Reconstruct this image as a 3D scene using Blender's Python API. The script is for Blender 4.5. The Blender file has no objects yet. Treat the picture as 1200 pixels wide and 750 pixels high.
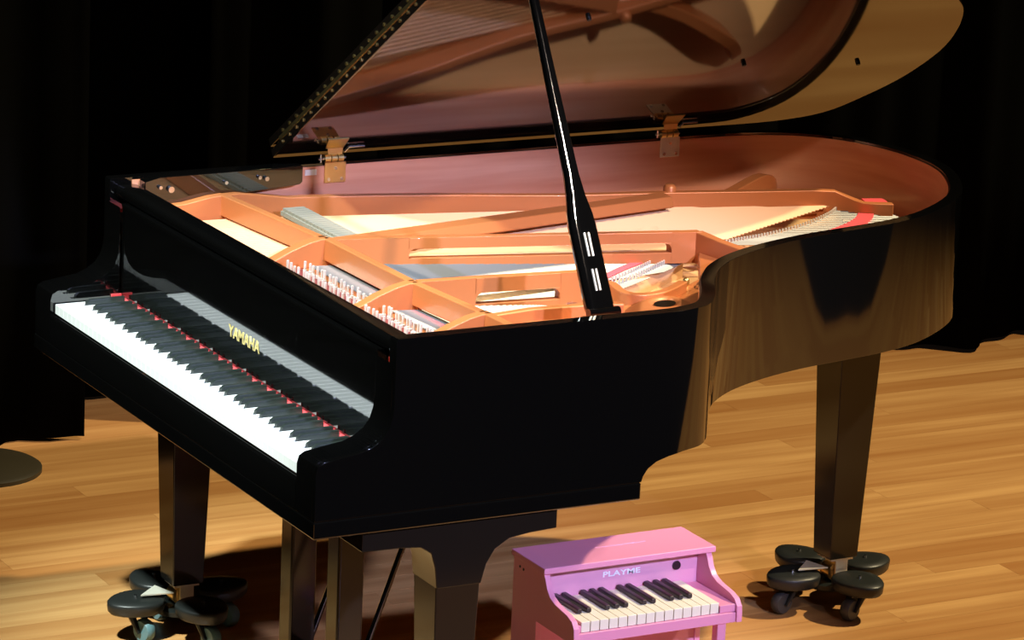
import bpy, bmesh, math, random
from mathutils import Vector, Matrix
random.seed(7)
C = bpy.context.scene.collection
sc = bpy.context.scene
PI = math.pi
Z0 = 0.77                      # height of the white key tops above the stage

# ------------------------------------------------------------------ camera
cam = bpy.data.objects.new('camera', bpy.data.cameras.new('camera'))
C.objects.link(cam)
cam.data.sensor_width = 36.0
cam.data.lens = 131.05
cam.data.clip_end = 200
R_ = ((0.87937855, -0.47420695, 0.04267479), (0.08620102, 0.24671718, 0.96524609), (0.46825501, 0.8451381, -0.25783492))
m = Matrix(((R_[0][0], R_[1][0], -R_[2][0], -2.875219),
            (R_[0][1], R_[1][1], -R_[2][1], -5.979815),
            (R_[0][2], R_[1][2], -R_[2][2], 2.833283), (0, 0, 0, 1)))
cam.matrix_world = m
sc.camera = cam

# ------------------------------------------------------------------ world, lights, exposure
w = bpy.data.worlds.new('hall_dark'); sc.world = w; w.use_nodes = True
w.node_tree.nodes['Background'].inputs[0].default_value = (1.0, 0.85, 0.7, 1)
w.node_tree.nodes['Background'].inputs[1].default_value = 0.012
sc.view_settings.view_transform = 'Standard'
sc.view_settings.look = 'None'
sc.view_settings.gamma = 1
sc.view_settings.exposure = 0.0


def spot(name, loc, target, power, col, size_deg, blend, radius):
    l = bpy.data.lights.new(name, 'SPOT')
    l.energy = power; l.color = col; l.spot_size = math.radians(size_deg); l.spot_blend = blend
    l.shadow_soft_size = radius
    o = bpy.data.objects.new(name, l); C.objects.link(o)
    o.location = loc
    o.rotation_euler = (Vector(target) - Vector(loc)).to_track_quat('-Z', 'Y').to_euler()
    o['label'] = 'stage spotlight'
    return o


# warm overhead rig on the tail side, frontal wash from the hall, cool key light from above the keyboard
spot('stage_light', (7.1, -0.98, 8.3), (1.35, 0.25, 0.2), 5400, (1.0, 0.82, 0.50), 58, 1.0, 0.13)
spot('stage_light', (0.9, -8.3, 4.95), (0.55, 0.35, 0.55), 4600, (0.56, 0.59, 1.0), 14, 0.5, 0.13)
spot('stage_light', (1.9, -5.6, 7.0), (1.08, 0.78, 0.95), 3300, (1.0, 0.80, 0.66), 12.5, 0.8, 0.12)
spot('stage_light', (-2.4, -0.6, 5.6), (0.16, 0.66, 0.77), 4000, (0.88, 1.0, 0.94), 20, 0.8, 0.12)


# ------------------------------------------------------------------ materials
def mat(name, col, rough=0.5, metal=0.0, ior=1.5, coat=0.0, sheen=0.0):
    mt = bpy.data.materials.new(name); mt.use_nodes = True
    b = mt.node_tree.nodes['Principled BSDF']
    b.inputs['Base Color'].default_value = (*col, 1)
    b.inputs['Roughness'].default_value = rough
    b.inputs['Metallic'].default_value = metal
    b.inputs['IOR'].default_value = ior
    b.inputs['Coat Weight'].default_value = coat
    b.inputs['Coat Roughness'].default_value = 0.06
    b.inputs['Sheen Weight'].default_value = sheen
    if name == 'black_velvet': b.inputs['Specular IOR Level'].default_value = 0.0
    return mt


def grain(mt, c1, c2, scale=(2, 30, 30), amount=1.0, rand=0.0, c3=None):
    """stretched noise between two colours; rand varies it from object to object"""
    nt = mt.node_tree; N = nt.nodes; L = nt.links
    b = N['Principled BSDF']
    tc = N.new('ShaderNodeTexCoord'); mp = N.new('ShaderNodeMapping')
    mp.inputs['Scale'].default_value = scale
    L.new(tc.outputs['Object'], mp.inputs['Vector'])
    nz = N.new('ShaderNodeTexNoise'); nz.noise_dimensions = '4D'
    nz.inputs['Scale'].default_value = 1.0; nz.inputs['Detail'].default_value = 5
    L.new(mp.outputs[0], nz.inputs['Vector'])
    rp = N.new('ShaderNodeValToRGB')
    rp.color_ramp.elements[0].position = 0.3; rp.color_ramp.elements[1].position = 0.72
    rp.color_ramp.elements[0].color = (*c1, 1); rp.color_ramp.elements[1].color = (*c2, 1)
    L.new(nz.outputs['Fac'], rp.inputs['Fac'])
    out = rp.outputs['Color']
    if rand:
        oi = N.new('ShaderNodeObjectInfo')
        mu = N.new('ShaderNodeMath'); mu.operation = 'MULTIPLY'; mu.inputs[1].default_value = 37.0
        L.new(oi.outputs['Random'], mu.inputs[0]); L.new(mu.outputs[0], nz.inputs['W'])
        mx = N.new('ShaderNodeMix'); mx.data_type = 'RGBA'; mx.blend_type = 'MIX'
        mx.inputs[7].default_value = (*c3, 1)
        mr = N.new('ShaderNodeMath'); mr.operation = 'MULTIPLY'; mr.inputs[1].default_value = rand
        pw = N.new('ShaderNodeMath'); pw.operation = 'POWER'; pw.inputs[1].default_value = 1.6
        L.new(oi.outputs['Random'], pw.inputs[0]); L.new(pw.outputs[0], mr.inputs[0])
        L.new(mr.outputs[0], mx.inputs[0]); L.new(out, mx.inputs[6])
        out = mx.outputs[2]
    L.new(out, b.inputs['Base Color'])
    return mt


LAC = mat('black_lacquer', (0.0015, 0.0015, 0.0015), 0.045, 0, 1.95)
LID = mat('black_lacquer_lid', (0.006, 0.004, 0.003), 0.05, 0, 2.1)
DARKWOOD = mat('dark_satin_lacquer', (0.012, 0.009, 0.006), 0.12, 0, 1.46)
RIMW = grain(mat('inner_rim_wood', (0.5, 0.2, 0.1), 0.28, 0, 1.5, 0.4), (0.62, 0.22, 0.115), (0.85, 0.43, 0.27), (1.5, 3, 26))
PLATE = mat('copper_gold_paint', (0.51, 0.172, 0.056), 0.40, 0.2, 1.5, 0.15)
SPRUCE = grain(mat('spruce_soundboard', (0.8, 0.6, 0.3), 0.4, 0, 1.5, 0.2), (0.72, 0.44, 0.22), (0.82, 0.54, 0.29), (1.5, 40, 4))
MAPLE = mat('maple_bridge', (0.62, 0.36, 0.18), 0.45)
MAROON = mat('maroon_pin_cloth', (0.16, 0.02, 0.018), 0.9)
NICKEL = mat('nickel_pin', (0.86, 0.83, 0.76), 0.25, 0.6)
TAILFELT = mat('grey_green_cloth', (0.34, 0.35, 0.30), 0.8)
STEEL = mat('steel', (0.75, 0.76, 0.80), 0.22, 1.0)
STRING = mat('steel_string', (0.20, 0.205, 0.21), 0.40, 0.5)
COPPER = mat('copper_winding', (0.74, 0.44, 0.23), 0.42, 0.1)
BRASS = mat('brass', (0.88, 0.66, 0.28), 0.32, 1.0)
FELT = mat('red_felt', (0.75, 0.035, 0.05), 0.9, 0, 1.4, 0, 0.3)
GREYFELT = mat('grey_damper_felt', (0.26, 0.24, 0.19), 0.9)
IVORY = mat('white_key_plastic', (0.88, 0.90, 0.89), 0.18, 0, 1.5, 0.3)
EBONY = mat('black_key_plastic', (0.018, 0.024, 0.022), 0.33)
GOLDLEAF = mat('gold_lettering', (0.85, 0.68, 0.26), 0.35, 0.4)
PINK = mat('pink_paint', (0.74, 0.29, 0.44), 0.32, 0, 1.5, 0.15)
PINKD = mat('pink_paint_panel', (0.76, 0.34, 0.50), 0.35, 0, 1.5, 0.1)
TOYKEY = mat('cream_toy_key', (0.82, 0.78, 0.60), 0.35)
TOYBLACK = mat('toy_black_key', (0.02, 0.010, 0.016), 0.35)
WHITEPAINT = mat('white_lettering', (0.88, 0.88, 0.92), 0.5)
TREAD = mat('dark_grey_tread', (0.045, 0.045, 0.042), 0.45)
RUBBER = mat('black_rubber', (0.012, 0.014, 0.013), 0.42)
WHEELGREY = mat('grey_castor_tread', (0.10, 0.20, 0.22), 0.45)
CASTIRON = mat('black_iron', (0.010, 0.013, 0.012), 0.35, 0.2)
PALEMETAL = mat('pale_metal_plate', (0.85, 0.82, 0.70), 0.4, 0.5)
VELVET = mat('black_velvet', (0.0022, 0.0022, 0.0020), 1.0, 0, 1.2, 0, 0.0)
DISCDARK = mat('dull_olive_black', (0.030, 0.024, 0.012), 0.5)
WHITELABEL = mat('white_paper_label', (0.8, 0.78, 0.72), 0.7)
PLANK = grain(mat('oak_plank', (0.5, 0.3, 0.12), 0.36), (0.42, 0.200, 0.066), (0.68, 0.395, 0.155), (1.3, 24, 24), 1, 0.8, (0.34, 0.135, 0.035))


def floor_material():
    mt = mat('oak_boards_far', (0.5, 0.28, 0.1), 0.36)
    nt = mt.node_tree; N = nt.nodes; L = nt.links; b = N['Principled BSDF']
    tc = N.new('ShaderNodeTexCoord')
    br = N.new('ShaderNodeTexBrick')
    br.inputs['Scale'].default_value = 1; br.inputs['Brick Width'].default_value = 1.3
    br.inputs['Row Height'].default_value = 0.09; br.inputs['Mortar Size'].default_value = 0.0003
    br.inputs['Color1'].default_value = (0.52, 0.27, 0.085, 1); br.inputs['Color2'].default_value = (0.42, 0.19, 0.055, 1)
    br.inputs['Mortar'].default_value = (0.12, 0.05, 0.015, 1)
    L.new(tc.outputs['Object'], br.inputs['Vector'])
    L.new(br.outputs['Color'], b.inputs['Base Color'])
    return mt


FLOORM = floor_material()


# ------------------------------------------------------------------ mesh helpers
def link(name, bm, material, parent=None, smooth=35, bevel=0.0, seg=2):
    me = bpy.data.meshes.new(name)
    bmesh.ops.recalc_face_normals(bm, faces=bm.faces[:])
    bm.to_mesh(me); bm.free()
    o = bpy.data.objects.new(name, me); C.objects.link(o)
    me.materials.append(material)
    if smooth:
        me.shade_smooth(); me.set_sharp_from_angle(angle=math.radians(smooth))
    if bevel:
        md = o.modifiers.new('edge', 'BEVEL'); md.width = bevel; md.segments = seg
        md.limit_method = 'ANGLE'; md.angle_limit = math.radians(40); md.harden_normals = True
    if parent is not None:
        off = Vector((0, 0, 0)); q = parent
        while q is not None:
            off += q.location; q = q.parent
        me.transform(Matrix.Translation(-off))
        o.parent = parent
    return o


def empty(name, loc, label, cat, group=None):
    o = bpy.data.objects.new(name, None); C.objects.link(o); o.location = loc
    o.empty_display_size = 0.1
    o['label'] = label; o['category'] = cat
    if group: o['group'] = group
    return o


def box(bm, x0, x1, y0, y1, z0, z1):
    v = [bm.verts.new(p) for p in ((x0, y0, z0), (x1, y0, z0), (x1, y1, z0), (x0, y1, z0), (x0, y0, z1), (x1, y0, z1), (x1, y1, z1), (x0, y1, z1))]
    for f in ((0, 3, 2, 1), (4, 5, 6, 7), (0, 1, 5, 4), (1, 2, 6, 5), (2, 3, 7, 6), (3, 0, 4, 7)):
        bm.faces.new([v[i] for i in f])


def prism(bm, poly, axis, a, b):
    """poly of 2D points extruded along axis from a to b (x:(y,z) y:(x,z) z:(x,y))"""
    def P(u, v, t):
        return {'x': (t, u, v), 'y': (u, t, v), 'z': (u, v, t)}[axis]
    lo = [bm.verts.new(P(u, v, a)) for u, v in poly]
    hi = [bm.verts.new(P(u, v, b)) for u, v in poly]
    n = len(poly)
    bm.faces.new(lo[::-1]); bm.faces.new(hi)
    for i in range(n):
        bm.faces.new((lo[i], lo[(i + 1) % n], hi[(i + 1) % n], hi[i]))


def band(bm, outer, inner, z0, z1, closed=False):
    """wall between two polylines of equal length, z0..z1 (numbers or lists)"""
    n = len(outer)
    zz = lambda z, i: z[i] if isinstance(z, (list, tuple)) else z
    V = [[bm.verts.new((p[0], p[1], zz(z, i))) for p, z in ((outer[i], z0), (outer[i], z1), (inner[i], z1), (inner[i], z0))] for i in range(n)]
    for i in range(n if closed else n - 1):
        A, B = V[i], V[(i + 1) % n]
        for k in range(4):
            bm.faces.new((A[k], B[k], B[(k + 1) % 4], A[(k + 1) % 4]))
    if not closed:
        bm.faces.new(V[0]); bm.faces.new(V[-1][::-1])


def tube(bm, pts, r, n=8, cap=True):
    rings = []
    pts = [Vector(p) for p in pts]
    for i, p in enumerate(pts):
        d = (pts[min(i + 1, len(pts) - 1)] - pts[max(i - 1, 0)]).normalized()
        u = d.orthogonal().normalized() if abs(d.z) > 0.9 else d.cross(Vector((0, 0, 1))).normalized()
        v = d.cross(u)
        rr = r[i] if isinstance(r, (list, tuple)) else r
        rings.append([bm.verts.new(p + rr * (math.cos(2 * PI * k / n) * u + math.sin(2 * PI * k / n) * v)) for k in range(n)])
    for a, b in zip(rings, rings[1:]):
        for k in range(n):
            bm.faces.new((a[k], a[(k + 1) % n], b[(k + 1) % n], b[k]))
    if cap:
        bm.faces.new(rings[0][::-1]); bm.faces.new(rings[-1])


def lathe(bm, c, prof, n=16):
    rings = []
    for r, z in prof:
        rings.append([bm.verts.new((c[0] + r * math.cos(2 * PI * k / n), c[1] + r * math.sin(2 * PI * k / n), c[2] + z)) for k in range(n)])
    for a, b in zip(rings, rings[1:]):
        for k in range(n):
            bm.faces.new((a[k], a[(k + 1) % n], b[(k + 1) % n], b[k]))
    bm.faces.new(rings[0][::-1]); bm.faces.new(rings[-1])


def catmull(pts, sub=6):
    out = []
    n = len(pts)
    for i in range(n - 1):
        p0, p1, p2, p3 = pts[max(i - 1, 0)], pts[i], pts[i + 1], pts[min(i + 2, n - 1)]
        for s in range(sub):
            t = s / sub
            out.append(tuple(0.5 * (2 * b + (c - a) * t + (2 * a - 5 * b + 4 * c - d) * t * t + (3 * b - a - 3 * c + d) * t ** 3)
                             for a, b, c, d in zip(p0, p1, p2, p3)))
    out.append(tuple(pts[-1]))
    return out


def offset(path, d):
    """shift an open 2D path to its left by d"""
    out = []
    for i, p in enumerate(path):
        a = path[max(i - 1, 0)]; b = path[min(i + 1, len(path) - 1)]
        tx, ty = b[0] - a[0], b[1] - a[1]
        l = math.hypot(tx, ty)
        out.append((p[0] - ty / l * d, p[1] + tx / l * d))
    return out


def text_mesh(name, s, size, depth, matrix, material, parent, width=None):
    cu = bpy.data.curves.new(name + '_src', 'FONT')
    cu.body = s; cu.size = size; cu.extrude = depth; cu.align_x = 'CENTER'; cu.align_y = 'CENTER'
    cu.offset = size * 0.018
    t = bpy.data.objects.new(name + '_src', cu); C.objects.link(t)
    dg = bpy.context.evaluated_depsgraph_get()
    me = bpy.data.meshes.new_from_object(t.evaluated_get(dg))
    bpy.data.objects.remove(t)
    if width:
        xs = [v.co.x for v in me.vertices]; k = width / (max(xs) - min(xs))
        me.transform(Matrix.Diagonal((k, 1, 1, 1)))
    me.transform(matrix)
    off = Vector((0, 0, 0)); q = parent
    while q is not None:
        off += q.location; q = q.parent
    me.transform(Matrix.Translation(-off))
    me.materials.clear(); me.materials.append(material)
    o = bpy.data.objects.new(name, me); C.objects.link(o); o.parent = parent
    return o


def L(z):                      # height above the key tops -> height above the stage
    return z + Z0


# ================================================================== SETTING
bm = bmesh.new(); box(bm, -6, 8, -1.4, 4.2, -0.25, -0.004)
fl = link('floor', bm, FLOORM, None, 0); fl['kind'] = 'structure'
PW = 0.09
plank_meshes = {}
for row in range(38):
    y0 = -0.35 + row * PW
    x = -1.1 - random.random() * 1.1
    while x < 4.5:
        ln = random.choice((0.9, 1.2, 1.5, 1.8))
        if x + ln > -0.75 and not (y0 < 0.3 and (x > 2.6 or x + ln < -0.2)):
            if ln not in plank_meshes:
                bm = bmesh.new()
                e = 0.0003
                lo = [bm.verts.new(p) for p in ((0, 0, -0.004), (ln, 0, -0.004), (ln, PW, -0.004), (0, PW, -0.004))]
                md = [bm.verts.new(p) for p in ((e, e, -0.002), (ln - e, e, -0.002), (ln - e, PW - e, -0.002), (e, PW - e, -0.002))]
                hi = [bm.verts.new(p) for p in ((e, e, 0), (ln - e, e, 0), (ln - e, PW - e, 0), (e, PW - e, 0))]
                for a, b in ((lo, md), (md, hi)):
                    for k in range(4):
                        bm.faces.new((a[k], a[(k + 1) % 4], b[(k + 1) % 4], b[k]))
                bm.faces.new(hi)
                o = link('plank', bm, PLANK, None, 0)
                plank_meshes[ln] = o.data
                o.parent = fl; o.location = (x, y0, 0)
            else:
                o = bpy.data.objects.new('plank', plank_meshes[ln]); C.objects.link(o)
                o.parent = fl; o.location = (x, y0, 0)
        x += ln


def curtain(name, path, label, wave, amp, ph):
    """velvet hung along a plan path, gathered into folds"""
    fine = catmull(path, 12)
    bm = bmesh.new(); acc = 0.0; pts = []
    for i in range(len(fine) - 1):
        a, b = Vector(fine[i]), Vector(fine[i + 1]); d = (b - a).length; n = max(int(d / 0.02), 1)
        t = (b - a).normalized(); nn = Vector((-t.y, t.x))
        for k in range(n):
            u = acc + d * k / n; pts.append((a + (b - a) * k / n, nn, u))
        acc += d
    rows = []
    for z, k in ((0.012, 1.0), (0.6, 1.0), (2.0, 0.95), (4.6, 0.8)):
        r = []
        for p, nn, u in pts:
            q = p + nn * (k * amp * (math.sin(2 * PI * u / wave + ph) + 0.45 * math.sin(2 * PI * 2.37 * u / wave + 1.3 + ph)))
            r.append(bm.verts.new((q.x, q.y, z)))
        rows.append(r)
    for a, b in zip(rows, rows[1:]):
        for i in range(len(a) - 1):
            bm.faces.new((a[i], a[i + 1], b[i + 1], b[i]))
    o = link(name, bm, VELVET, None, 180)
    so = o.modifiers.new('cloth', 'SOLIDIFY'); so.thickness = 0.006
    o['label'] = label; o['category'] = 'curtain'; o['group'] = 'black stage curtains'
    return o


curtain('stage_curtain', [(-2.2, 0.2), (-1.0, 0.9), (-0.5, 1.7), (-0.15, 2.35), (0.25, 2.60), (0.66, 2.60)], 'black stage curtain panel left of the piano, ending beyond the keyboard', 0.47, 0.045, 0.6)  # unseen forward sweep of this panel is added to blacken fallboard and key-slip reflections
curtain('stage_curtain', [(0.98, 2.60), (3, 2.60), (5, 2.60), (7, 2.60)], 'wide black stage curtain hanging behind the piano lid and tail', 0.42, 0.05, 0.2)
curtain('stage_curtain', [(-0.6, 2.93), (1, 2.93), (3, 2.93)], 'rear black stage curtain seen in the gap between the front curtains', 0.45, 0.04, 1.5)

# dark round disc, raised at its centre, on the floor by the left curtain
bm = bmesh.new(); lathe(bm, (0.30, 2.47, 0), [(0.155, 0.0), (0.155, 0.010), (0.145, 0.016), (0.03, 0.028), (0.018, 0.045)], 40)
o = link('dark_disc', bm, DISCDARK)
o['label'] = 'dull dark round disc on the floor at the foot of the left curtain'; o['category'] = 'stand'

# ================================================================== GRAND PIANO
gp = empty('grand_piano', (1.0, 0.6, 0), 'large black lacquered grand piano with raised lid and copper gold plate', 'piano')
YB, YT = 1.32, -0.088           # outer faces of bass and treble side
tail = [(0.68, YT), (0.73, YT), (0.77, -0.084), (0.83, -0.064), (0.866, -0.031), (0.897, 0.012), (0.924, 0.057), (0.949, 0.100), (0.984, 0.148), (1.028, 0.197),
        (1.107, 0.256), (1.214, 0.307), (1.333, 0.345), (1.454, 0.370), (1.592, 0.400), (1.718, 0.455), (1.859, 0.560), (1.95, 0.680), (2.015, 0.82), (2.032, 0.95),
        (2.016, 1.08), (1.966, 1.19), (1.88, 1.27), (1.76, 1.312), (1.62, YB), (1.5, YB)]
curve = catmull(tail, 4)
arm_top = [(-0.008, 0.006), (-0.004, 0.020), (0.008, 0.027), (0.05, 0.033), (0.085, 0.038), (0.108, 0.047), (0.128, 0.061),
           (0.140, 0.078), (0.1465, 0.098), (0.1490, 0.122), (0.1492, 0.20), (0.1494, 0.246), (0.152, 0.25)]
step = [(0.690, -0.086), (0.694, -0.074), (0.704, -0.060), (0.722, -0.048), (0.75, -0.040), (0.79, -0.035)]


def under(x):                   # underside of the rim: deeper along the key bed, stepping up behind it
    if x <= step[0][0]: return -0.086
    for (xa, za), (xb, zb) in zip(step, step[1:]):
        if x <= xb: return za + (zb - za) * (x - xa) / (xb - xa)
    return -0.035


nf = len(arm_top)
rim_out = [(x, YT) for x, z in arm_top] + [(0.25, YT), (0.4, YT), (0.6, YT)] + [(x, YT) for x, z in step[:4]] + curve[6:] \
    + [(1.1, YB), (0.79, YB)] + [(x, YB) for x, z in step[:4][::-1]] + [(0.5, YB), (0.25, YB)] + [(x, YB) for x, z in arm_top[::-1]]
rim_in = offset(rim_out, 0.028)
zt = [L(z) for x, z in arm_top]
z_top = zt + [L(0.25)] * (len(rim_out) - 2 * nf) + zt[::-1]
z_bot = [L(under(x)) for x, y in rim_out]
RT, RB = L(0.25), L(-0.035)
bm = bmesh.new(); band(bm, rim_out, rim_in, z_bot, z_top)
link('rim', bm, LAC, gp, 40, 0.0045, 3)
full = rim_out
rim_out = [p for i, p in enumerate(full) if nf - 1 <= i < len(full) - nf + 1]     # the case without the arms
ri_a = offset([(0.2, p[1]) if p[0] < 0.2 else p for p in rim_out], 0.028)
ri_b = offset([(0.2, p[1]) if p[0] < 0.2 else p for p in rim_out], 0.0315)
bm = bmesh.new(); band(bm, ri_a, ri_b, L(0.02), RT - 0.006)
link('inner_rim', bm, RIMW, gp, 40)
for y0, y1 in ((YT + 0.012, -0.006), (1.231, YB - 0.012)):      # inner halves of the arms beside the keys
    bm = bmesh.new(); prism(bm, [(x - 0.0006, L(z) + 0.0003) for x, z in arm_top[:-2]] + [(0.1500, L(-0.086)), (-0.0086, L(-0.086))], 'y', y0, y1)
    link('arm', bm, LAC, gp, 40, 0.003, 3)
bm = bmesh.new(); box(bm, -0.010, 0.690, YT - 0.002, YB + 0.002, L(-0.121), L(-0.0865))
link('key_bed', bm, LAC, gp, 40, 0.004, 3)
bm = bmesh.new()
prism(bm, [(-0.002, L(-0.086)), (-0.0095, L(-0.086)), (-0.0095, L(-0.030)), (-0.007, L(-0.026)), (-0.002, L(-0.024))], 'y', -0.006, 1.231)
link('key_slip', bm, LAC, gp, 50)
bm = bmesh.new(); box(bm, 0.45, 0.69, 0.03, 1.2, L(-0.086), L(-0.02)); box(bm, 0.69, 1.75, 0.72, 0.82, L(-0.03), L(0.03)); box(bm, 0.69, 1.7, 1.0, 1.1, L(-0.03), L(0.03))
link('under_beam', bm, DARKWOOD, gp, 40)
tr_o = offset(rim_out, 0.05)
bm = bmesh.new(); band(bm, tr_o[40:-9], offset(rim_out, 0.12)[40:-9], RB - 0.018, RB + 0.02)
link('bottom_moulding', bm, LAC, gp, 40, 0.003, 2)

# ---- keys
KW = 1.225 / 52
names = 'CDEFGAB'
off_black = {0: -0.0022, 1: 0.0022, 3: -0.0030, 4: 0.0, 5: 0.0030}
# white key 0 is the lowest A; the bass lies at high y
blk = []
for i in range(51):
    k = (i + 5) % 7
    if k in off_black:
        yc = 1.225 - (i + 1) * KW - off_black[k] * 0.6
        blk.append(yc)
KT = L(0.0)
for i in range(52):
    hi = 1.225 - i * KW - 0.0003; lo = 1.225 - (i + 1) * KW + 0.0003
    hi2, lo2 = hi, lo
    for b in blk:
        if abs(b - hi) < 0.012: hi2 = b - 0.0062
        if abs(b - lo) < 0.012: lo2 = b + 0.0062
    bm = bmesh.new()
    poly = [(0.0, hi), (0.0, lo), (0.050, lo)]
    if lo2 != lo: poly.append((0.050, lo2))
    poly += [(0.150, lo2), (0.150, hi2)]
    if hi2 != hi: poly.append((0.050, hi2))
    poly.append((0.050, hi))
    prism(bm, poly, 'z', KT - 0.021, KT)
    link('white_key', bm, IVORY, gp, 30, 0.0008, 1)
for b in blk:
    bm = bmesh.new()
    x0, x1 = 0.060, 0.147
    lo = [bm.verts.new(p) for p in ((x0 - 0.003, b - 0.0055, KT - 0.012), (x1, b - 0.0055, KT - 0.012), (x1, b + 0.0055, KT - 0.012), (x0 - 0.003, b + 0.0055, KT - 0.012))]
    md = [bm.verts.new(p) for p in ((x0 + 0.001, b - 0.0052, KT + 0.006), (x1, b - 0.005, KT + 0.0095), (x1, b + 0.005, KT + 0.0095), (x0 + 0.001, b + 0.0052, KT + 0.006))]
    hi = [bm.verts.new(p) for p in ((x0 + 0.008, b - 0.0040, KT + 0.0110), (x1, b - 0.0042, KT + 0.0120), (x1, b + 0.0042, KT + 0.0120), (x0 + 0.008, b + 0.0040, KT + 0.0110))]
    for A, B in ((lo, md), (md, hi)):
        for k in range(4): bm.faces.new((A[k], A[(k + 1) % 4], B[(k + 1) % 4], B[k]))
    bm.faces.new(lo[::-1]); bm.faces.new(hi)
    link('black_key', bm, EBONY, gp, 30)
bm = bmesh.new(); box(bm, 0.1475, 0.1535, -0.004, 1.229, KT - 0.01, KT + 0.0045)
box(bm, 0.1300, 0.1530, 1.2262, 1.2300, KT - 0.006, KT + 0.010)
link('key_felt', bm, FELT, gp, 40)

# ---- fallboard, front rail, side rail
bm = bmesh.new()
prism(bm, [(0.154, L(0.005)), (0.154, L(0.15)), (0.154, L(0.196)), (0.1515, L(0.207)), (0.1525, L(0.2085)), (0.176, L(0.2085)), (0.178, L(0.005))], 'y', -0.005, 1.2305)
fb = link('fallboard', bm, LAC, gp, 50)
mtx = Matrix(((0, 0, -1, 0.1535), (-1, 0, 0, 0.5925), (0, 1, 0, L(0.0725)), (0, 0, 0, 1)))
text_mesh('lettering', 'YAMAHA', 0.034, 0.0006, mtx, GOLDLEAF, fb, 0.150)
bm = bmesh.new()
prism(bm, [(0.166, L(0.2090)), (0.162, L(0.214)), (0.162, L(0.228)), (0.167, L(0.234)), (0.176, L(0.236)), (0.200, L(0.236)), (0.210, L(0.234)), (0.214, L(0.19)), (0.180, L(0.19)), (0.180, L(0.2085))], 'y', -0.058, 1.288)
link('front_rail', bm, LAC, gp, 50)
bm = bmesh.new()
prism(bm, [(0.216, L(0.246)), (0.216, L(0.19)), (0.30, L(0.193)), (0.585, L(0.214)), (0.592, L(0.22)), (0.592, L(0.256)), (0.25, L(0.254))], 'y', 1.256, 1.287)
sr = link('side_rail', bm, LAC, gp, 40, 0.002, 2)
for x, z, r in ((0.250, 0.232, 0.004), (0.275, 0.226, 0.007), (0.405, 0.232, 0.004), (0.485, 0.238, 0.004), (0.502, 0.234, 0.005)):
    bm = bmesh.new(); tube(bm, [(x, 1.257, L(z)), (x, 1.248, L(z))], r, 12)
    link('rail_knob', bm, STEEL, sr, 40)
bm = bmesh.new(); box(bm, 0.612, 0.640, 1.2868, 1.2884, L(0.225), L(0.238))
link('paper_label', bm, WHITELABEL, gp, 0)

# ---- soundboard, iron plate
inn = offset(rim_out, 0.0325)
poly = [(0.225, inn[0][1])] + inn[1:-1] + [(0.225, inn[-1][1])]
bm = bmesh.new()
f = bm.faces.new([bm.verts.new((x, y, L(0.095))) for x, y in poly])
r = bmesh.ops.extrude_face_region(bm, geom=[f])
bmesh.ops.translate(bm, verts=[v for v in r['geom'] if isinstance(v, bmesh.types.BMVert)], vec=(0, 0, -0.012))
bmesh.ops.triangulate(bm, faces=bm.faces[:])
link('soundboard', bm, SPRUCE, gp, 0)


def slab(bm, poly, z0, z1):
    prism(bm, poly, 'z', L(z0), L(z1))


def wall(bm, pts, th, z0, z1):
    """vertical web along plan points; z1 may be a list"""
    a = offset(pts, th / 2); b = offset(pts, -th / 2)
    zl = [L(z) for z in z1] if isinstance(z1, (list, tuple)) else L(z1)
    band(bm, a, b, L(z0), zl)


# deck round the pin block and along the rim
bm = bmesh.new()
slab(bm, [(0.216, -0.055), (0.462, -0.055), (0.462, 1.286), (0.216, 1.286)], 0.130, 0.150)
link('pin_deck', bm, PLATE, gp, 30)
bm = bmesh.new()
edge = [(x, y) for x, y in offset(rim_out, 0.034) if 0.46 < x and y < 0.95]
near = [(0.462, -0.053)] + edge
near = [p for p in near if p[0] < 1.36]
inner_near = [(1.33, 0.56), (1.217, 0.60), (1.10, 0.40), (0.95, 0.29), (0.84, 0.26), (0.70, 0.235), (0.462, 0.235)]
slab(bm, near + inner_near, 0.140, 0.168)
link('treble_deck', bm, PLATE, gp, 30, 0.004, 2)
tl = [(x, y) for x, y in offset(rim_out, 0.034) if x > 1.60 and y < 0.80]
bm = bmesh.new(); slab(bm, tl + [(1.90, 0.86), (1.83, 0.90), (1.80, 0.80), (1.70, 0.73), (1.60, 0.67)], 0.118, 0.131)
link('tail_deck', bm, TAILFELT, gp, 30)

# raised wall behind the pins and the webs that run down between the pin groups
def web(y, th, xtop, z=0.21):
    pr = [(xtop + 0.010, L(0.150)), (xtop + 0.010, L(z)), (xtop - 0.012, L(z)), (xtop - 0.04, L(z - 0.006)), (xtop - 0.08, L(z - 0.020)),
          (xtop - 0.115, L(z - 0.036)), (xtop - 0.15, L(z - 0.047)), (xtop - 0.22, L(z - 0.053)), (xtop - 0.22, L(0.150))]
    bm = bmesh.new(); prism(bm, pr, 'y', y - th / 2, y + th / 2)
    return link('plate_web', bm, PLATE, gp, 40, 0.003, 2)


web(0.815, 0.030, 0.432); web(0.425, 0.026, 0.442); web(0.165, 0.026, 0.470)
bm = bmesh.new()
prism(bm, [(0.222, L(0.150)), (0.222, L(0.192)), (0.30, L(0.196)), (0.36, L(0.207)), (0.395, L(0.21)), (0.395, L(0.150))], 'y', 1.232, 1.256)
link('plate_web', bm, PLATE, gp, 40, 0.003, 2)
for pts in ([(0.394, 1.245), (0.432, 0.815)], [(0.438, 0.815), (0.444, 0.425)], [(0.446, 0.425), (0.468, 0.165)], [(0.472, 0.165), (0.474, -0.035)]):
    bm = bmesh.new(); wall(bm, pts, 0.020, 0.163, 0.210)
    link('plate_wall', bm, PLATE, gp, 40, 0.003, 2)
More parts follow.
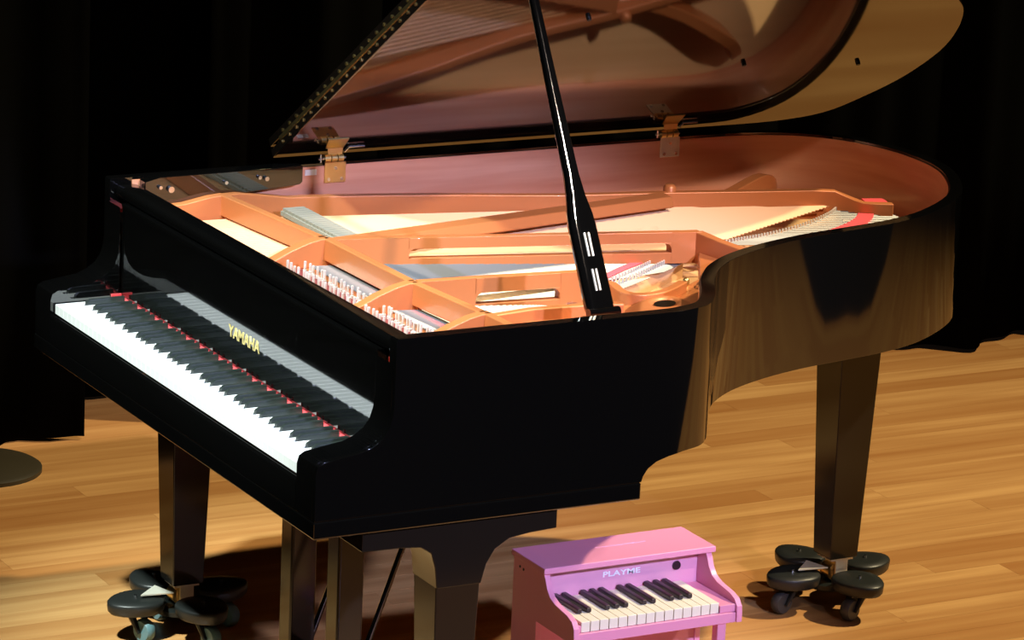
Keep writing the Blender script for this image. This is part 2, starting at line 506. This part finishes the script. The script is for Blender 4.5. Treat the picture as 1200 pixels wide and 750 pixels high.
# spine flange, running beside the bass strings towards the tail
bm = bmesh.new()
fx = catmull([(0.392, 1.240), (0.556, 1.262), (0.86, 1.192), (1.147, 1.095), (1.39, 1.042), (1.60, 0.988), (1.785, 0.940), (1.835, 0.890), (1.895, 0.862)], 3)
fz = [0.21 if p[0] < 0.42 else (0.21 - (p[0] - 0.42) * 0.16 if p[0] < 0.556 else (0.188 if p[0] < 1.78 else max(0.188 - (p[0] - 1.78) * 0.45, 0.165))) for p in fx]
wall(bm, fx, 0.022, 0.120, fz)
link('bass_flange', bm, PLATE, gp, 40, 0.003, 2)
bm = bmesh.new(); wall(bm, catmull([(1.44, 1.03), (1.56, 1.06), (1.66, 1.105), (1.74, 1.155), (1.79, 1.215)], 3), 0.030, 0.11, [0.155, 0.158, 0.162, 0.167, 0.173, 0.179, 0.184, 0.187, 0.186, 0.178, 0.165, 0.15, 0.135])
link('plate_web', bm, PLATE, gp, 50, 0.004, 2)
bm = bmesh.new(); lathe(bm, (1.41, 1.046, L(0.13)), [(0.015, 0.0), (0.015, 0.066), (0.010, 0.073)], 14)
link('plate_bolt', bm, PLATE, gp, 60)


def strut(pts, th, z0, z1, slots=None):
    """straight web with one rounded slot cut through it; pts two plan points"""
    (xa, ya), (xb, yb) = pts
    bm = bmesh.new()
    if not slots:
        prism(bm, [(xa, L(z0)), (xb, L(z0)), (xb, L(z1)), (xa, L(z1))], 'y', -th / 2, th / 2)
    else:
        s0, s1, c0, c1 = slots
        for x0, x1, a, b in ((xa, s0, z0, z1), (s1, xb, z0, z1), (s0, s1, z0, c0), (s0, s1, c1, z1)):
            prism(bm, [(x0, L(a)), (x1, L(a)), (x1, L(b)), (x0, L(b))], 'y', -th / 2, th / 2)
        for xs, sg in ((s0, 1), (s1, -1)):       # rounded slot corners
            rr = (c1 - c0) * 0.75
            prism(bm, [(xs, L(c1))] + [(xs + sg * (rr - rr * math.sin(t * PI / 8)), L(c1 - rr + rr * math.cos(t * PI / 8))) for t in range(5)], 'y', -th / 2, th / 2)
        bmesh.ops.remove_doubles(bm, verts=bm.verts[:], dist=0.0002)
    k = (yb - ya) / (xb - xa)
    for v in bm.verts:
        v.co.y += ya + k * (v.co.x - xa)
    return bm


# strut between bass and tenor: a broad bar with a sloping top
bm = bmesh.new()
sect = [(-0.028, 0.180), (-0.028, 0.184), (-0.016, 0.204), (0.026, 0.206), (0.026, 0.180)]
(xa, ya), (xb, yb) = (0.46, 0.800), (1.385, 1.010)
lo = [bm.verts.new((xa, ya + s, L(z))) for s, z in sect]; hi = [bm.verts.new((xb, yb + s, L(z - 0.016))) for s, z in sect]
bm.faces.new(lo); bm.faces.new(hi[::-1])
for i in range(5): bm.faces.new((lo[i], lo[(i + 1) % 5], hi[(i + 1) % 5], hi[i]))
link('plate_strut', bm, PLATE, gp, 30, 0.003, 2)
link('plate_strut', strut(((0.445, 0.798), (1.225, 0.610)), 0.022, 0.142, 0.210, (0.60, 1.16, 0.166, 0.187)), PLATE, gp, 40, 0.002, 2)
link('plate_strut', strut(((0.455, 0.425), (0.860, 0.385)), 0.022, 0.135, 0.210, (0.575, 0.760, 0.156, 0.180)), PLATE, gp, 40, 0.002, 2)
bm = bmesh.new(); wall(bm, catmull([(0.850, 0.386), (0.862, 0.350), (0.85, 0.29), (0.87, 0.255), (0.93, 0.262), (1.01, 0.318)], 3), 0.020, 0.14, 0.190)
link('plate_web', bm, PLATE, gp, 50, 0.003, 2)
bm = bmesh.new(); wall(bm, [(1.222, 0.612), (1.235, 0.53), (1.27, 0.44), (1.28, 0.39)], 0.024, 0.14, [0.21, 0.205, 0.195, 0.18])
link('plate_web', bm, PLATE, gp, 50, 0.003, 2)
# treble flange and the horn near the rim with its oval hole
bm = bmesh.new(); wall(bm, [(0.47, 0.200), (0.60, 0.222), (0.72, 0.216), (0.80, 0.20)], 0.020, 0.15, 0.192)
link('treble_flange', bm, PLATE, gp, 50, 0.004, 2)
bm = bmesh.new()
cx, cy = 0.880, 0.172
for rr, hh in (((0.105, 0.068), 0.166), ((0.080, 0.050), 0.186), ((0.055, 0.031), 0.193), ((0.046, 0.025), 0.188)):
    pass
rings = []
for (a, b), hh in (((0.120, 0.080), 0.167), ((0.088, 0.056), 0.184), ((0.056, 0.032), 0.194), ((0.046, 0.024), 0.190), ((0.040, 0.020), 0.170)):
    rings.append([bm.verts.new((cx + a * math.cos(2 * PI * k / 28) * 0.72 - b * math.sin(2 * PI * k / 28) * 0.36, cy + b * math.sin(2 * PI * k / 28) + a * math.cos(2 * PI * k / 28) * 0.42, L(hh))) for k in range(28)])
for A, B in zip(rings, rings[1:]):
    for k in range(28): bm.faces.new((A[k], A[(k + 1) % 28], B[(k + 1) % 28], B[k]))
link('plate_horn', bm, PLATE, gp, 60)
bm = bmesh.new(); bm.faces.new([bm.verts.new((cx + 0.038 * math.cos(2 * PI * k / 20) * 0.72 - 0.020 * math.sin(2 * PI * k / 20) * 0.36, cy + 0.020 * math.sin(2 * PI * k / 20) + 0.038 * math.cos(2 * PI * k / 20) * 0.42, L(0.1895))) for k in range(20)])
link('horn_hole', bm, DARKWOOD, gp, 0)
for (x, y, r_, h_) in ((0.80, 0.06, 0.030, 0.018), (1.075, 0.325, 0.026, 0.012)):
    bm = bmesh.new(); lathe(bm, (x, y, L(0.168)), [(r_, 0), (r_ * 0.9, h_ * 0.7), (r_ * 0.6, h_), (r_ * 0.45, h_ * 0.6)], 20)
    link('plate_boss', bm, PLATE, gp, 60)
bm = bmesh.new()
for x in (0.99, 1.015, 1.04): lathe(bm, (x, 0.31 + (x - 0.99) * 0.9, L(0.168)), [(0.007, 0), (0.007, 0.012), (0.004, 0.016)], 8)
link('plate_bolt', bm, BRASS, gp, 60)
bm = bmesh.new(); lathe(bm, (0.742, 0.30, L(0.13)), [(0.020, 0), (0.020, 0.030), (0.012, 0.040)], 14)
link('plate_bolt', bm, STEEL, gp, 60)

# ---- bridges, felts, pins, strings
def ribbon(name, pts, wd, z0, z1, material):
    bm = bmesh.new(); band(bm, offset(pts, wd / 2), offset(pts, -wd / 2), L(z0), L(z1))
    return link(name, bm, material, gp, 40)


long_bridge = catmull([(1.30, 0.715), (1.40, 0.742), (1.50, 0.766), (1.62, 0.815), (1.74, 0.890), (1.80, 0.945)], 4)
ribbon('bridge', long_bridge, 0.030, 0.095, 0.138, MAPLE)
tb = catmull([(0.62, 0.36), (0.80, 0.42), (1.00, 0.535), (1.13, 0.622), (1.21, 0.668)], 4)
ribbon('bridge', tb, 0.026, 0.095, 0.138, MAPLE)
ribbon('string_felt', catmull([(1.60, 0.715), (1.685, 0.760), (1.76, 0.805), (1.82, 0.860), (1.862, 0.93), (1.868, 0.985)], 4), 0.036, 0.132, 0.142, FELT)
ribbon('string_felt', [(1.88, 0.955), (1.93, 0.94)], 0.05, 0.132, 0.150, FELT)
ribbon('string_felt', [(1.30, 0.57), (1.42, 0.575), (1.50, 0.585)], 0.026, 0.12, 0.142, FELT)
ribbon('string_felt', catmull([(0.92, 0.52), (1.03, 0.60), (1.14, 0.665), (1.20, 0.70)], 3), 0.020, 0.10, 0.146, FELT)
for pts in ([(0.425, 0.400), (0.436, 0.180)], [(0.415, 0.640), (0.424, 0.450)], [(0.222, 1.20), (0.222, 0.10)]):
    ribbon('string_felt', pts, 0.020, 0.150, 0.158, FELT)
for ya, yb in ((0.795, 0.445), (0.408, 0.180)):
    ribbon('string_felt', [(0.305, ya), (0.305, yb)], 0.15, 0.150, 0.1515, MAROON)
bm = bmesh.new()
def pin(bm, x, y, r=0.0033, h=0.026):
    zb = L(0.150); h += random.uniform(-0.003, 0.003); x += random.uniform(-0.003, 0.003); y += random.uniform(-0.002, 0.002)
    lathe(bm, (x, y, zb), [(r * 1.5, 0), (r * 1.5, 0.007), (r, 0.008), (r, h), (r * 0.6, h + 0.001)], 6)
for i in range(26): pin(bm, 0.268 + 0.012 * (i % 2), 1.205 - i * 0.0145)
for row in range(4):
    for i in range(19): pin(bm, 0.256 + row * 0.038, 0.785 - i * 0.0185 - row * 0.006)
for row in range(4):
    for i in range(14): pin(bm, 0.252 + row * 0.038, 0.405 - i * 0.0165 - row * 0.004)
    for i in range(10): pin(bm, 0.262 + row * 0.036, 0.145 - i * 0.0145 - row * 0.003)
o = link('tuning_pins', bm, NICKEL, gp, 40); o['kind'] = 'stuff'
bm = bmesh.new()
for i in range(52):
    t = 0.06 + 0.90 * i / 51; p = long_bridge[int(t * (len(long_bridge) - 1))]; q = long_bridge[min(int(t * (len(long_bridge) - 1)) + 1, len(long_bridge) - 1)]
    f_ = t * (len(long_bridge) - 1) % 1
    lathe(bm, (p[0] + (q[0] - p[0]) * f_, p[1] + (q[1] - p[1]) * f_, L(0.138)), [(0.0028, 0), (0.0028, 0.011), (0.001, 0.012)], 6)
for i in range(34):
    t = 0.35 + 0.62 * i / 33; k = int(t * (len(tb) - 1)); f_ = t * (len(tb) - 1) % 1; p = tb[k]; q = tb[min(k + 1, len(tb) - 1)]
    for d in (-0.008, 0.008):
        lathe(bm, (p[0] + (q[0] - p[0]) * f_ + d, p[1] + (q[1] - p[1]) * f_ - d, L(0.138)), [(0.0028, 0), (0.0028, 0.012), (0.001, 0.013)], 6)
o = link('bridge_pins', bm, NICKEL, gp, 40); o['kind'] = 'stuff'
bm = bmesh.new()
for i in range(30):
    y = 1.215 - i * 0.0125; t = i / 29
    xe = 1.80 - 0.42 * t; ye = 0.950 - 0.21 * t
    tube(bm, [(0.285, y, L(0.160)), (0.44, y - 0.006, L(0.158)), (xe, ye, L(0.150))], 0.0026, 5, False)
for i in range(26):                                  # covered strings of the tenor break, beside the bass bar
    t = i / 25
    tube(bm, [(0.455, 0.782 + 0.026 * t, L(0.156)), (1.30, 0.645 + 0.235 * t, L(0.150))], 0.0036, 5, False)
o = link('bass_strings', bm, COPPER, gp, 60); o['kind'] = 'stuff'
bm = bmesh.new()
for i in range(96):
    t = i / 95; y = 0.775 - t * 0.69
    k = min(int((1 - t) * (len(tb) - 1)), len(tb) - 2); f_ = (1 - t) * (len(tb) - 1) - k
    p = tb[k]; q = tb[k + 1]
    xe = p[0] + (q[0] - p[0]) * f_; ye = p[1] + (q[1] - p[1]) * f_
    if 0.40 < y < 0.45 or 0.15 < y < 0.18: continue
    tube(bm, [(0.385, y, L(0.160)), (0.45, y, L(0.156)), (xe, ye, L(0.140)), (xe + 0.10, ye + 0.03, L(0.136))], 0.0019, 4, False)
for i in range(30):
    t = i / 29; k = min(int((0.1 + 0.85 * t) * (len(long_bridge) - 1)), len(long_bridge) - 2); p = long_bridge[k]
    f_ = (0.1 + 0.85 * t) * (len(long_bridge) - 1) - k; q = long_bridge[k + 1]
    xx = p[0] + (q[0] - p[0]) * f_; yy = p[1] + (q[1] - p[1]) * f_
    tube(bm, [(xx, yy, L(0.142)), (min(xx + 0.20, 1.90), yy - 0.035, L(0.136))], 0.0014, 4, False)
o = link('steel_strings', bm, STRING, gp, 60); o['kind'] = 'stuff'
bm = bmesh.new()
for i in range(58):
    y = 1.195 - i * 0.0178
    if y < 0.85: continue
    box(bm, 0.515, 0.575, y - 0.0083, y + 0.0083, L(0.162), L(0.172)); box(bm, 0.520, 0.570, y - 0.0075, y + 0.0075, L(0.172), L(0.178))
o = link('dampers', bm, GREYFELT, gp, 0); o['kind'] = 'stuff'

# ---- lid: hinged on the spine, front leaf folded back on top of it
TH = math.radians(34)
HY, HZ = 1.320, L(0.262)
def lidpt(x, s, h):            # s: distance from the hinge line, h: height off the underside
    return (x, HY - s * math.cos(TH) + h * math.sin(TH), HZ + s * math.sin(TH) + h * math.cos(TH))
lo_pts = [(1.672, 0.0), (1.852, 0.004), (1.972, 0.040), (2.035, 0.130), (2.080, 0.250), (2.089, 0.395), (2.059, 0.520), (2.007, 0.630), (1.950, 0.700), (1.86, 0.79),
          (1.72, 0.895), (1.60, 0.955), (1.45, 0.985), (1.33, 1.010), (1.20, 1.050), (1.10, 1.100), (1.02, 1.160), (0.955, 1.235), (0.905, 1.310), (0.855, 1.385), (0.80, 1.420), (0.74, 1.435)]
lid_poly = [(0.547, 0.0)] + catmull(lo_pts, 4) + [(0.547, 1.437)]
def lid_slab(poly, h0, h1):
    bm = bmesh.new()
    a = [bm.verts.new(lidpt(x, s, h0)) for x, s in poly]; b = [bm.verts.new(lidpt(x, s, h1)) for x, s in poly]
    n = len(poly); bm.faces.new(a); bm.faces.new(b[::-1])
    for i in range(n): bm.faces.new((a[i], b[i], b[(i + 1) % n], a[(i + 1) % n]))
    return bm
lid = link('lid', lid_slab(lid_poly, 0, 0.021), LID, gp, 30, 0.003, 2)
link('front_leaf', lid_slab([(0.547, 0.0), (0.985, 0.0), (0.985, 1.437), (0.547, 1.437)], 0.026, 0.047), LID, lid, 30, 0.003, 2)
bm = lid_slab([(0.5445, 0.06), (0.551, 0.06), (0.551, 1.432), (0.5445, 1.432)], 0.0195, 0.0275)
link('long_hinge', bm, BRASS, lid, 30)
bm = bmesh.new()
for i in range(34):
    s = 0.07 + i * 0.041
    for h, d in ((0.0125, 0), (0.0345, 0.012)):
        c = Vector(lidpt(0.5465, s + d, h)); tube(bm, [c, c + Vector((-0.0018, 0, 0))], 0.0040, 8)
o = link('hinge_screws', bm, BRASS, lid, 30); o['kind'] = 'stuff'
for k, s, h in ((0.99, 0.72, 0), (1.55, 0.40, 0), (1.88, 0.36, 0)):
    bm = bmesh.new(); tube(bm, [lidpt(k, s, 0.001), lidpt(k, s, -0.008)], [0.006, 0.005], 12)
    link('lid_buffer', bm, RUBBER, lid, 40)

# ---- lid hinges on the inner rim
for hx, steel in ((0.685, False), (1.550, True)):
    yr = 1.2880
    bm = bmesh.new(); box(bm, hx - 0.026, hx + 0.026, yr - 0.0035, yr + 0.0005, L(0.205), L(0.252))
    hg = link('lid_hinge', bm, PALEMETAL if steel else BRASS, gp, 30, 0.001, 1)
    if steel: hg['label'] = 'silvery hinge on the inner rim'
    bm = bmesh.new()
    for q in (-0.018, -0.002, 0.014):
        tube(bm, [(hx - 0.012 + q, yr - 0.006, L(0.262)), (hx + 0.001 + q, yr - 0.006, L(0.262))], 0.0095, 12)
    link('hinge_knuckle', bm, BRASS, hg, 40)
    bm = bmesh.new(); tube(bm, [(hx - 0.045, yr - 0.006, L(0.262)), (hx + 0.022, yr - 0.006, L(0.262))], 0.003, 8)
    tube(bm, [(hx - 0.038, yr - 0.006, L(0.254)), (hx - 0.038, yr - 0.006, L(0.272))], 0.003, 8)
    tube(bm, [(hx + 0.020, yr - 0.006, L(0.275)), (hx + 0.028, yr - 0.010, L(0.286)), (hx + 0.066, yr - 0.010, L(0.286))], 0.0032, 8)
    link('hinge_pin', bm, STEEL, hg, 40)
    bm = bmesh.new()
    lf = [lidpt(hx - 0.025, 0.040, -0.002), lidpt(hx + 0.018, 0.040, -0.002), lidpt(hx + 0.010, 0.095, -0.002), lidpt(hx - 0.040, 0.095, -0.002)]
    lf2 = [lidpt(hx - 0.025, 0.040, 0.0), lidpt(hx + 0.018, 0.040, 0.0), lidpt(hx + 0.010, 0.095, 0.0), lidpt(hx - 0.040, 0.095, 0.0)]
    a = [bm.verts.new(p) for p in lf]; b = [bm.verts.new(p) for p in lf2]
    bm.faces.new(a); bm.faces.new(b[::-1])
    for i in range(4): bm.faces.new((a[i], b[i], b[(i + 1) % 4], a[(i + 1) % 4]))
    a0 = [bm.verts.new(p) for p in ((hx - 0.020, yr - 0.006, L(0.268)), (hx + 0.014, yr - 0.006, L(0.268)), lidpt(hx + 0.016, 0.044, -0.0025), lidpt(hx - 0.022, 0.044, -0.0025))]
    bm.faces.new(a0)
    link('hinge_leaf', bm, BRASS, hg, 20)
    bm = bmesh.new()
    for dx, dz in ((0, 0.238), (-0.016, 0.213), (0.016, 0.213)): tube(bm, [(hx + dx, yr - 0.0034, L(dz)), (hx + dx, yr - 0.0052, L(dz))], 0.004, 8)
    link('hinge_screw', bm, STEEL, hg, 40)

# ---- prop stick
PB, PT = Vector((0.66, 0.050, L(0.222))), Vector((0.66, 0.4146, L(0.856)))
pd = (PT - PB).normalized(); px_ = Vector((1, 0, 0)); pn = pd.cross(px_).normalized()
bm = bmesh.new(); rings = []
for t, wx, wn in ((0.0, 0.029, 0.012), (0.02, 0.0305, 0.013), (0.12, 0.0295, 0.013), (0.24, 0.029, 0.013), (0.275, 0.026, 0.013), (0.32, 0.0195, 0.0125), (0.38, 0.0150, 0.012), (0.5, 0.0135, 0.011), (0.8, 0.0098, 0.010), (0.97, 0.009, 0.009), (1.0, 0.006, 0.006)):
    c = PB.lerp(PT, t); r_ = []
    for k in range(16):
        a = 2 * PI * k / 16; ca, sa = math.cos(a), math.sin(a)
        e = 0.55
        r_.append(bm.verts.new(c + px_ * wx * math.copysign(abs(ca) ** e, ca) + pn * wn * math.copysign(abs(sa) ** e, sa)))
    rings.append(r_)
for A, B in zip(rings, rings[1:]):
    for k in range(16): bm.faces.new((A[k], A[(k + 1) % 16], B[(k + 1) % 16], B[k]))
bm.faces.new(rings[0][::-1]); bm.faces.new(rings[-1])
ps = link('prop_stick', bm, LAC, gp, 50)
for t0, t1, s in ((0.055, 0.115, 0.010), (0.15, 0.215, 0.011)):     # bright nickel bars standing in for highlights on raised pieces of the foot
    for sx in (-0.5, 0.35):
        a, b = PB.lerp(PT, t0), PB.lerp(PT, t1)
        sgn = -1 if (pn.y > 0) else 1
        bm = bmesh.new(); tube(bm, [a + px_ * s * sx + pn * sgn * 0.0130, b + px_ * s * sx + pn * sgn * 0.0130], 0.0026, 8)
        link('prop_highlight', bm, NICKEL, ps, 50)
bm = bmesh.new(); box(bm, 0.625, 0.70, -0.040, 0.075, L(0.168), L(0.212)); link('prop_block', bm, PLATE, gp, 30, 0.006, 2)
bm = bmesh.new(); tube(bm, [(0.628, 0.040, L(0.224)), (0.696, 0.040, L(0.224))], 0.010, 10); link('prop_hinge', bm, LAC, gp, 40)

# ---- legs
def leg(cx, cy, z0, top, w0, w1, extra=None):
    bm = bmesh.new()
    a = [bm.verts.new((cx + sx * w0, cy + sy * w0, z0)) for sx, sy in ((-1, -1), (1, -1), (1, 1), (-1, 1))]
    b = [bm.verts.new((cx + sx * w1, cy + sy * w1, top)) for sx, sy in ((-1, -1), (1, -1), (1, 1), (-1, 1))]
    bm.faces.new(a[::-1]); bm.faces.new(b)
    for i in range(4): bm.faces.new((a[i], a[(i + 1) % 4], b[(i + 1) % 4], b[i]))
    lg = link('leg', bm, DARKWOOD, gp, 30, 0.003, 2)
    bm = bmesh.new(); tube(bm, [(cx - 0.010, cy - 0.022, 0.084), (cx - 0.010, cy + 0.014, 0.084)], 0.021, 18)
    link('castor_wheel', bm, BRASS, lg, 40)
    bm = bmesh.new(); box(bm, cx - w0 * 0.8, cx + w0 * 0.8, cy - w0 * 0.8, cy + w0 * 0.8, z0 - 0.006, z0); box(bm, cx - 0.016, cx + 0.016, cy - 0.030, cy - 0.025, 0.07, z0)
    link('castor_fork', bm, PALEMETAL, lg, 0)
    return lg
LEGS = {'bass': (0.304, 1.216), 'treble': (0.308, -0.022), 'tail': (1.772, 0.818)}
lb = leg(*LEGS['bass'], 0.112, L(-0.121), 0.0365, 0.0515)
lt = leg(*LEGS['treble'], 0.112, L(-0.121), 0.0365, 0.0505)
leg(*LEGS['tail'], 0.120, L(0.05), 0.0370, 0.060)
# brackets of the front legs
def half(cx, s):
    return [(cx + s * 0.208, L(-0.1215)), (cx + s * 0.208, L(-0.163)), (cx + s * 0.15, L(-0.166)), (cx + s * 0.105, L(-0.172)), (cx + s * 0.075, L(-0.190)), (cx + s * 0.058, L(-0.217)), (cx + s * 0.0473, L(-0.255))]
def halfl(cx, s):
    return [(cx + s * 0.208, L(-0.1215)), (cx + s * 0.208, L(-0.163)), (cx + s * 0.13, L(-0.164)), (cx + s * 0.085, L(-0.168)), (cx + s * 0.062, L(-0.182)), (cx + s * 0.0525, L(-0.212)), (cx + s * 0.0473, L(-0.255))]
for lg, (cx, cy) in ((lt, LEGS['treble']), (lb, LEGS['bass'])):
    bm = bmesh.new(); prism(bm, half(cx, 1) + halfl(cx, -1)[::-1], 'y', cy - 0.0506, cy + 0.0506)
    link('leg_bracket', bm, DARKWOOD, lg, 40, 0.002, 2)

# ---- pedal lyre
bm = bmesh.new(); box(bm, 0.30, 0.43, 0.42, 0.81, L(-0.155), L(-0.1215)); ly = link('pedal_lyre', bm, DARKWOOD, gp, 30, 0.003, 2)
for y in (0.50, 0.722):
    bm = bmesh.new(); box(bm, 0.322, 0.382, y - 0.028, y + 0.028, 0.100, L(-0.155)); link('lyre_post', bm, DARKWOOD, ly, 30, 0.006, 2)
    bm = bmesh.new(); tube(bm, [(0.372, y + 0.0, 0.095), (0.585, y + 0.0, L(-0.095))], 0.0062, 10); link('lyre_rod', bm, LAC, ly, 40)
bm = bmesh.new(); box(bm, 0.29, 0.40, 0.45, 0.78, 0.030, 0.105); link('lyre_box', bm, DARKWOOD, ly, 30, 0.004, 2)
for y in (0.52, 0.612, 0.70):
    bm = bmesh.new(); box(bm, 0.20, 0.295, y - 0.015, y + 0.015, 0.060, 0.070); link('pedal', bm, BRASS, ly, 30, 0.004, 2)

# ================================================================== DOLLIES under the legs
def pad_mesh(bm, c, ang, z, la=0.066, lb_=0.056):
    prof = [(0.90, -0.018), (0.97, -0.013), (1.0, 0.000), (1.0, 0.006), (0.95, 0.0095), (0.6, 0.012), (0.1, 0.0125)]
    rings = []
    for s, h in prof:
        rings.append([])
        for k in range(22):
            a = 2 * PI * k / 22
            u, v = la * s * math.cos(a), lb_ * s * math.sin(a) * (1 - 0.18 * math.cos(a))
            rings[-1].append(bm.verts.new((c[0] + u * math.cos(ang) - v * math.sin(ang), c[1] + u * math.sin(ang) + v * math.cos(ang), z + h)))
    for A, B in zip(rings, rings[1:]):
        for k in range(22): bm.faces.new((A[k], A[(k + 1) % 22], B[(k + 1) % 22], B[k]))
    bm.faces.new(rings[0][::-1]); bm.faces.new(rings[-1])


def dolly(c, label, wheelmat, rot=0.12, swing=(0.3, 0.5, 0.2, 0.35)):
    d = empty('leg_dolly', (c[0], c[1], 0), label, 'dolly', 'castor dollies under the piano legs')
    cx, cy = c
    bm = bmesh.new(); lathe(bm, (cx, cy, 0.044), [(0.046, 0), (0.052, 0.004), (0.052, 0.014), (0.04, 0.018)], 20)
    link('hub', bm, CASTIRON, d, 40)
    for k in range(4):
        a = rot + k * PI / 2
        ux, uy = math.cos(a), math.sin(a)
        p = (cx + ux * 0.109, cy + uy * 0.109)
        bm = bmesh.new(); pad_mesh(bm, p, a, 0.083)
        arm = link('pad', bm, RUBBER, d, 50)
        bm = bmesh.new(); tube(bm, [(cx + ux * 0.03, cy + uy * 0.03, 0.056), (cx + ux * 0.085, cy + uy * 0.085, 0.062), (p[0], p[1], 0.070)], 0.011, 8)
        link('spoke', bm, CASTIRON, arm, 40)
        bm = bmesh.new(); tube(bm, [(p[0], p[1], 0.083), (p[0], p[1], 0.101)], 0.004, 8)
        link('bolt', bm, STEEL, arm, 40)
        s = swing[k]; wx, wy = p[0] - 0.030 * math.cos(s), p[1] - 0.030 * math.sin(s)
        nx, ny = -math.sin(s), math.cos(s)
        bm = bmesh.new()
        prof = [(0.012, -0.012), (0.0225, -0.012), (0.0265, -0.007), (0.0265, 0.007), (0.0225, 0.012), (0.012, 0.012)]
        lathe(bm, (0, 0, 0), prof, 22)
        M = Matrix(((math.cos(s), 0, nx, wx), (math.sin(s), 0, ny, wy), (0, 1, 0, 0.0265), (0, 0, 0, 1)))
        bm.transform(M)
        link('castor_wheel', bm, wheelmat, arm, 40)
        bm = bmesh.new()
        for q in (-0.016, 0.016):
            pts = [(wx + nx * q, wy + ny * q, 0.022), (p[0] + nx * q, p[1] + ny * q, 0.066)]
            tube(bm, pts, [0.004, 0.010], 8)
        box(bm, p[0] - 0.018, p[0] + 0.018, p[1] - 0.018, p[1] + 0.018, 0.058, 0.070)
        link('castor_fork', bm, CASTIRON, arm, 40)
    # pale bracket plate standing in for the triangular highlight on the metal hub plate
    for k in (2,):
        a = rot + k * PI / 2 + 0.10
        bm = bmesh.new()
        tri = [(0.035, 0.030), (0.105, 0.004), (0.040, -0.034)]
        a_ = [bm.verts.new((cx + u * math.cos(a) - v * math.sin(a), cy + u * math.sin(a) + v * math.cos(a), 0.101)) for u, v in tri]
        b_ = [bm.verts.new((q.co.x, q.co.y, 0.104)) for q in a_]
        bm.faces.new(a_[::-1]); bm.faces.new(b_)
        for i in range(3): bm.faces.new((a_[i], a_[(i + 1) % 3], b_[(i + 1) % 3], b_[i]))
        link('plate_highlight', bm, PALEMETAL, d, 0)
    return d


dolly((1.759, 0.821), 'black four-pad castor dolly under the tail leg, right of the pink toy piano', TREAD)
dolly((0.291, 1.205), 'black four-pad castor dolly with grey wheels under the far left leg', WHEELGREY, 0.12, (1.9, 1.7, 1.95, 1.8))
dolly((0.305, -0.022), 'black four-pad castor dolly under the near front leg', RUBBER)

# ================================================================== TOY PIANO
tp = empty('toy_piano', (0.843, 0.2, 0), 'small pink wooden toy upright piano standing beside the grand piano', 'toy piano')
X0, X1 = 0.643, 1.036
side = [(0.318, 0.0), (0.318, L(-0.356)), (0.190, L(-0.356)), (0.184, L(-0.366)), (0.176, L(-0.383)), (0.163, L(-0.397)), (0.142, L(-0.405)), (0.092, L(-0.412)), (0.072, L(-0.419)), (0.061, L(-0.432)), (0.059, L(-0.448)),
        (0.059, L(-0.466)), (0.215, L(-0.466)), (0.215, 0.0)]
for a, b in ((X0, X0 + 0.013), (X1 - 0.013, X1)):
    bm = bmesh.new(); prism(bm, side, 'x', a, b); link('side_panel', bm, PINK, tp, 30, 0.0015, 2)
bm = bmesh.new(); box(bm, X0 - 0.004, X1 + 0.006, 0.182, 0.322, L(-0.356), L(-0.343)); tl_ = link('top_board', bm, PINK, tp, 30, 0.002, 2)
bm = bmesh.new(); box(bm, 0.80, 0.92, 0.262, 0.266, L(-0.3435), L(-0.342)); link('groove', bm, PINKD, tl_, 0)
bm = bmesh.new(); box(bm, X0 + 0.0135, X1 - 0.0135, 0.222, 0.234, L(-0.46), L(-0.357)); pn_ = link('front_panel', bm, PINKD, tp, 0)
bm = bmesh.new(); tube(bm, [(0.972, 0.2225, L(-0.388)), (0.972, 0.2175, L(-0.388))], 0.0095, 20); link('knob', bm, TOYBLACK, pn_, 40, 0.001, 2)
mtx = Matrix(((1, 0, 0, 0.842), (0, 0, -1, 0.2215), (0, 1, 0, L(-0.388)), (0, 0, 0, 1)))
text_mesh('lettering', 'PLAYME', 0.016, 0.0004, mtx, WHITEPAINT, pn_, 0.088)
bm = bmesh.new(); box(bm, X0 + 0.0135, X1 - 0.0135, 0.304, 0.316, 0.0, L(-0.357)); link('back_panel', bm, PINK, tp, 0)
bm = bmesh.new(); box(bm, X0 + 0.0135, X1 - 0.0135, 0.062, 0.30, L(-0.466), L(-0.4445)); link('key_bed', bm, PINK, tp, 0, 0.001, 1)
for a, b in ((X0 + 0.0135, X0 + 0.0195), (0.986, X1 - 0.0135)):
    bm = bmesh.new(); box(bm, a, b, 0.066, 0.219, L(-0.4440), L(-0.428)); link('key_block', bm, PINK, tp, 0, 0.001, 1)
bm = bmesh.new(); box(bm, X0 + 0.0135, X1 - 0.0135, 0.218, 0.230, 0.012, L(-0.4665)); link('knee_panel', bm, PINK, tp, 0)
for x in (X0 + 0.024, X1 - 0.050):
    bm = bmesh.new(); box(bm, x, x + 0.020, 0.070, 0.092, 0.0, L(-0.4665)); link('leg', bm, PINK, tp, 0, 0.002, 2)
bm = bmesh.new(); box(bm, X0, X1, 0.060, 0.22, 0.0, 0.014); link('foot_rail', bm, PINK, tp, 0, 0.002, 2)
kx0, kw_ = 0.6635, 0.02145
for i in range(15):
    bm = bmesh.new(); box(bm, kx0 + i * kw_ + 0.0005, kx0 + (i + 1) * kw_ - 0.0005, 0.068, 0.219, L(-0.4440), L(-0.4215)); link('white_key', bm, TOYKEY, tp, 0, 0.0012, 1)
for i in range(14):
    if i % 7 in (0, 1, 3, 4, 5):
        xc = kx0 + (i + 1) * kw_
        bm = bmesh.new(); box(bm, xc - 0.0058, xc + 0.0058, 0.112, 0.219, L(-0.4215), L(-0.411)); link('black_key', bm, TOYBLACK, tp, 30, 0.003, 2)
bm = bmesh.new()
for y, z in ((0.29, -0.372), (0.275, -0.374)): tube(bm, [(X0 + 0.001, y, L(z)), (X0 - 0.001, y, L(z))], 0.003, 8)
link('screws', bm, TOYBLACK, tp, 40)
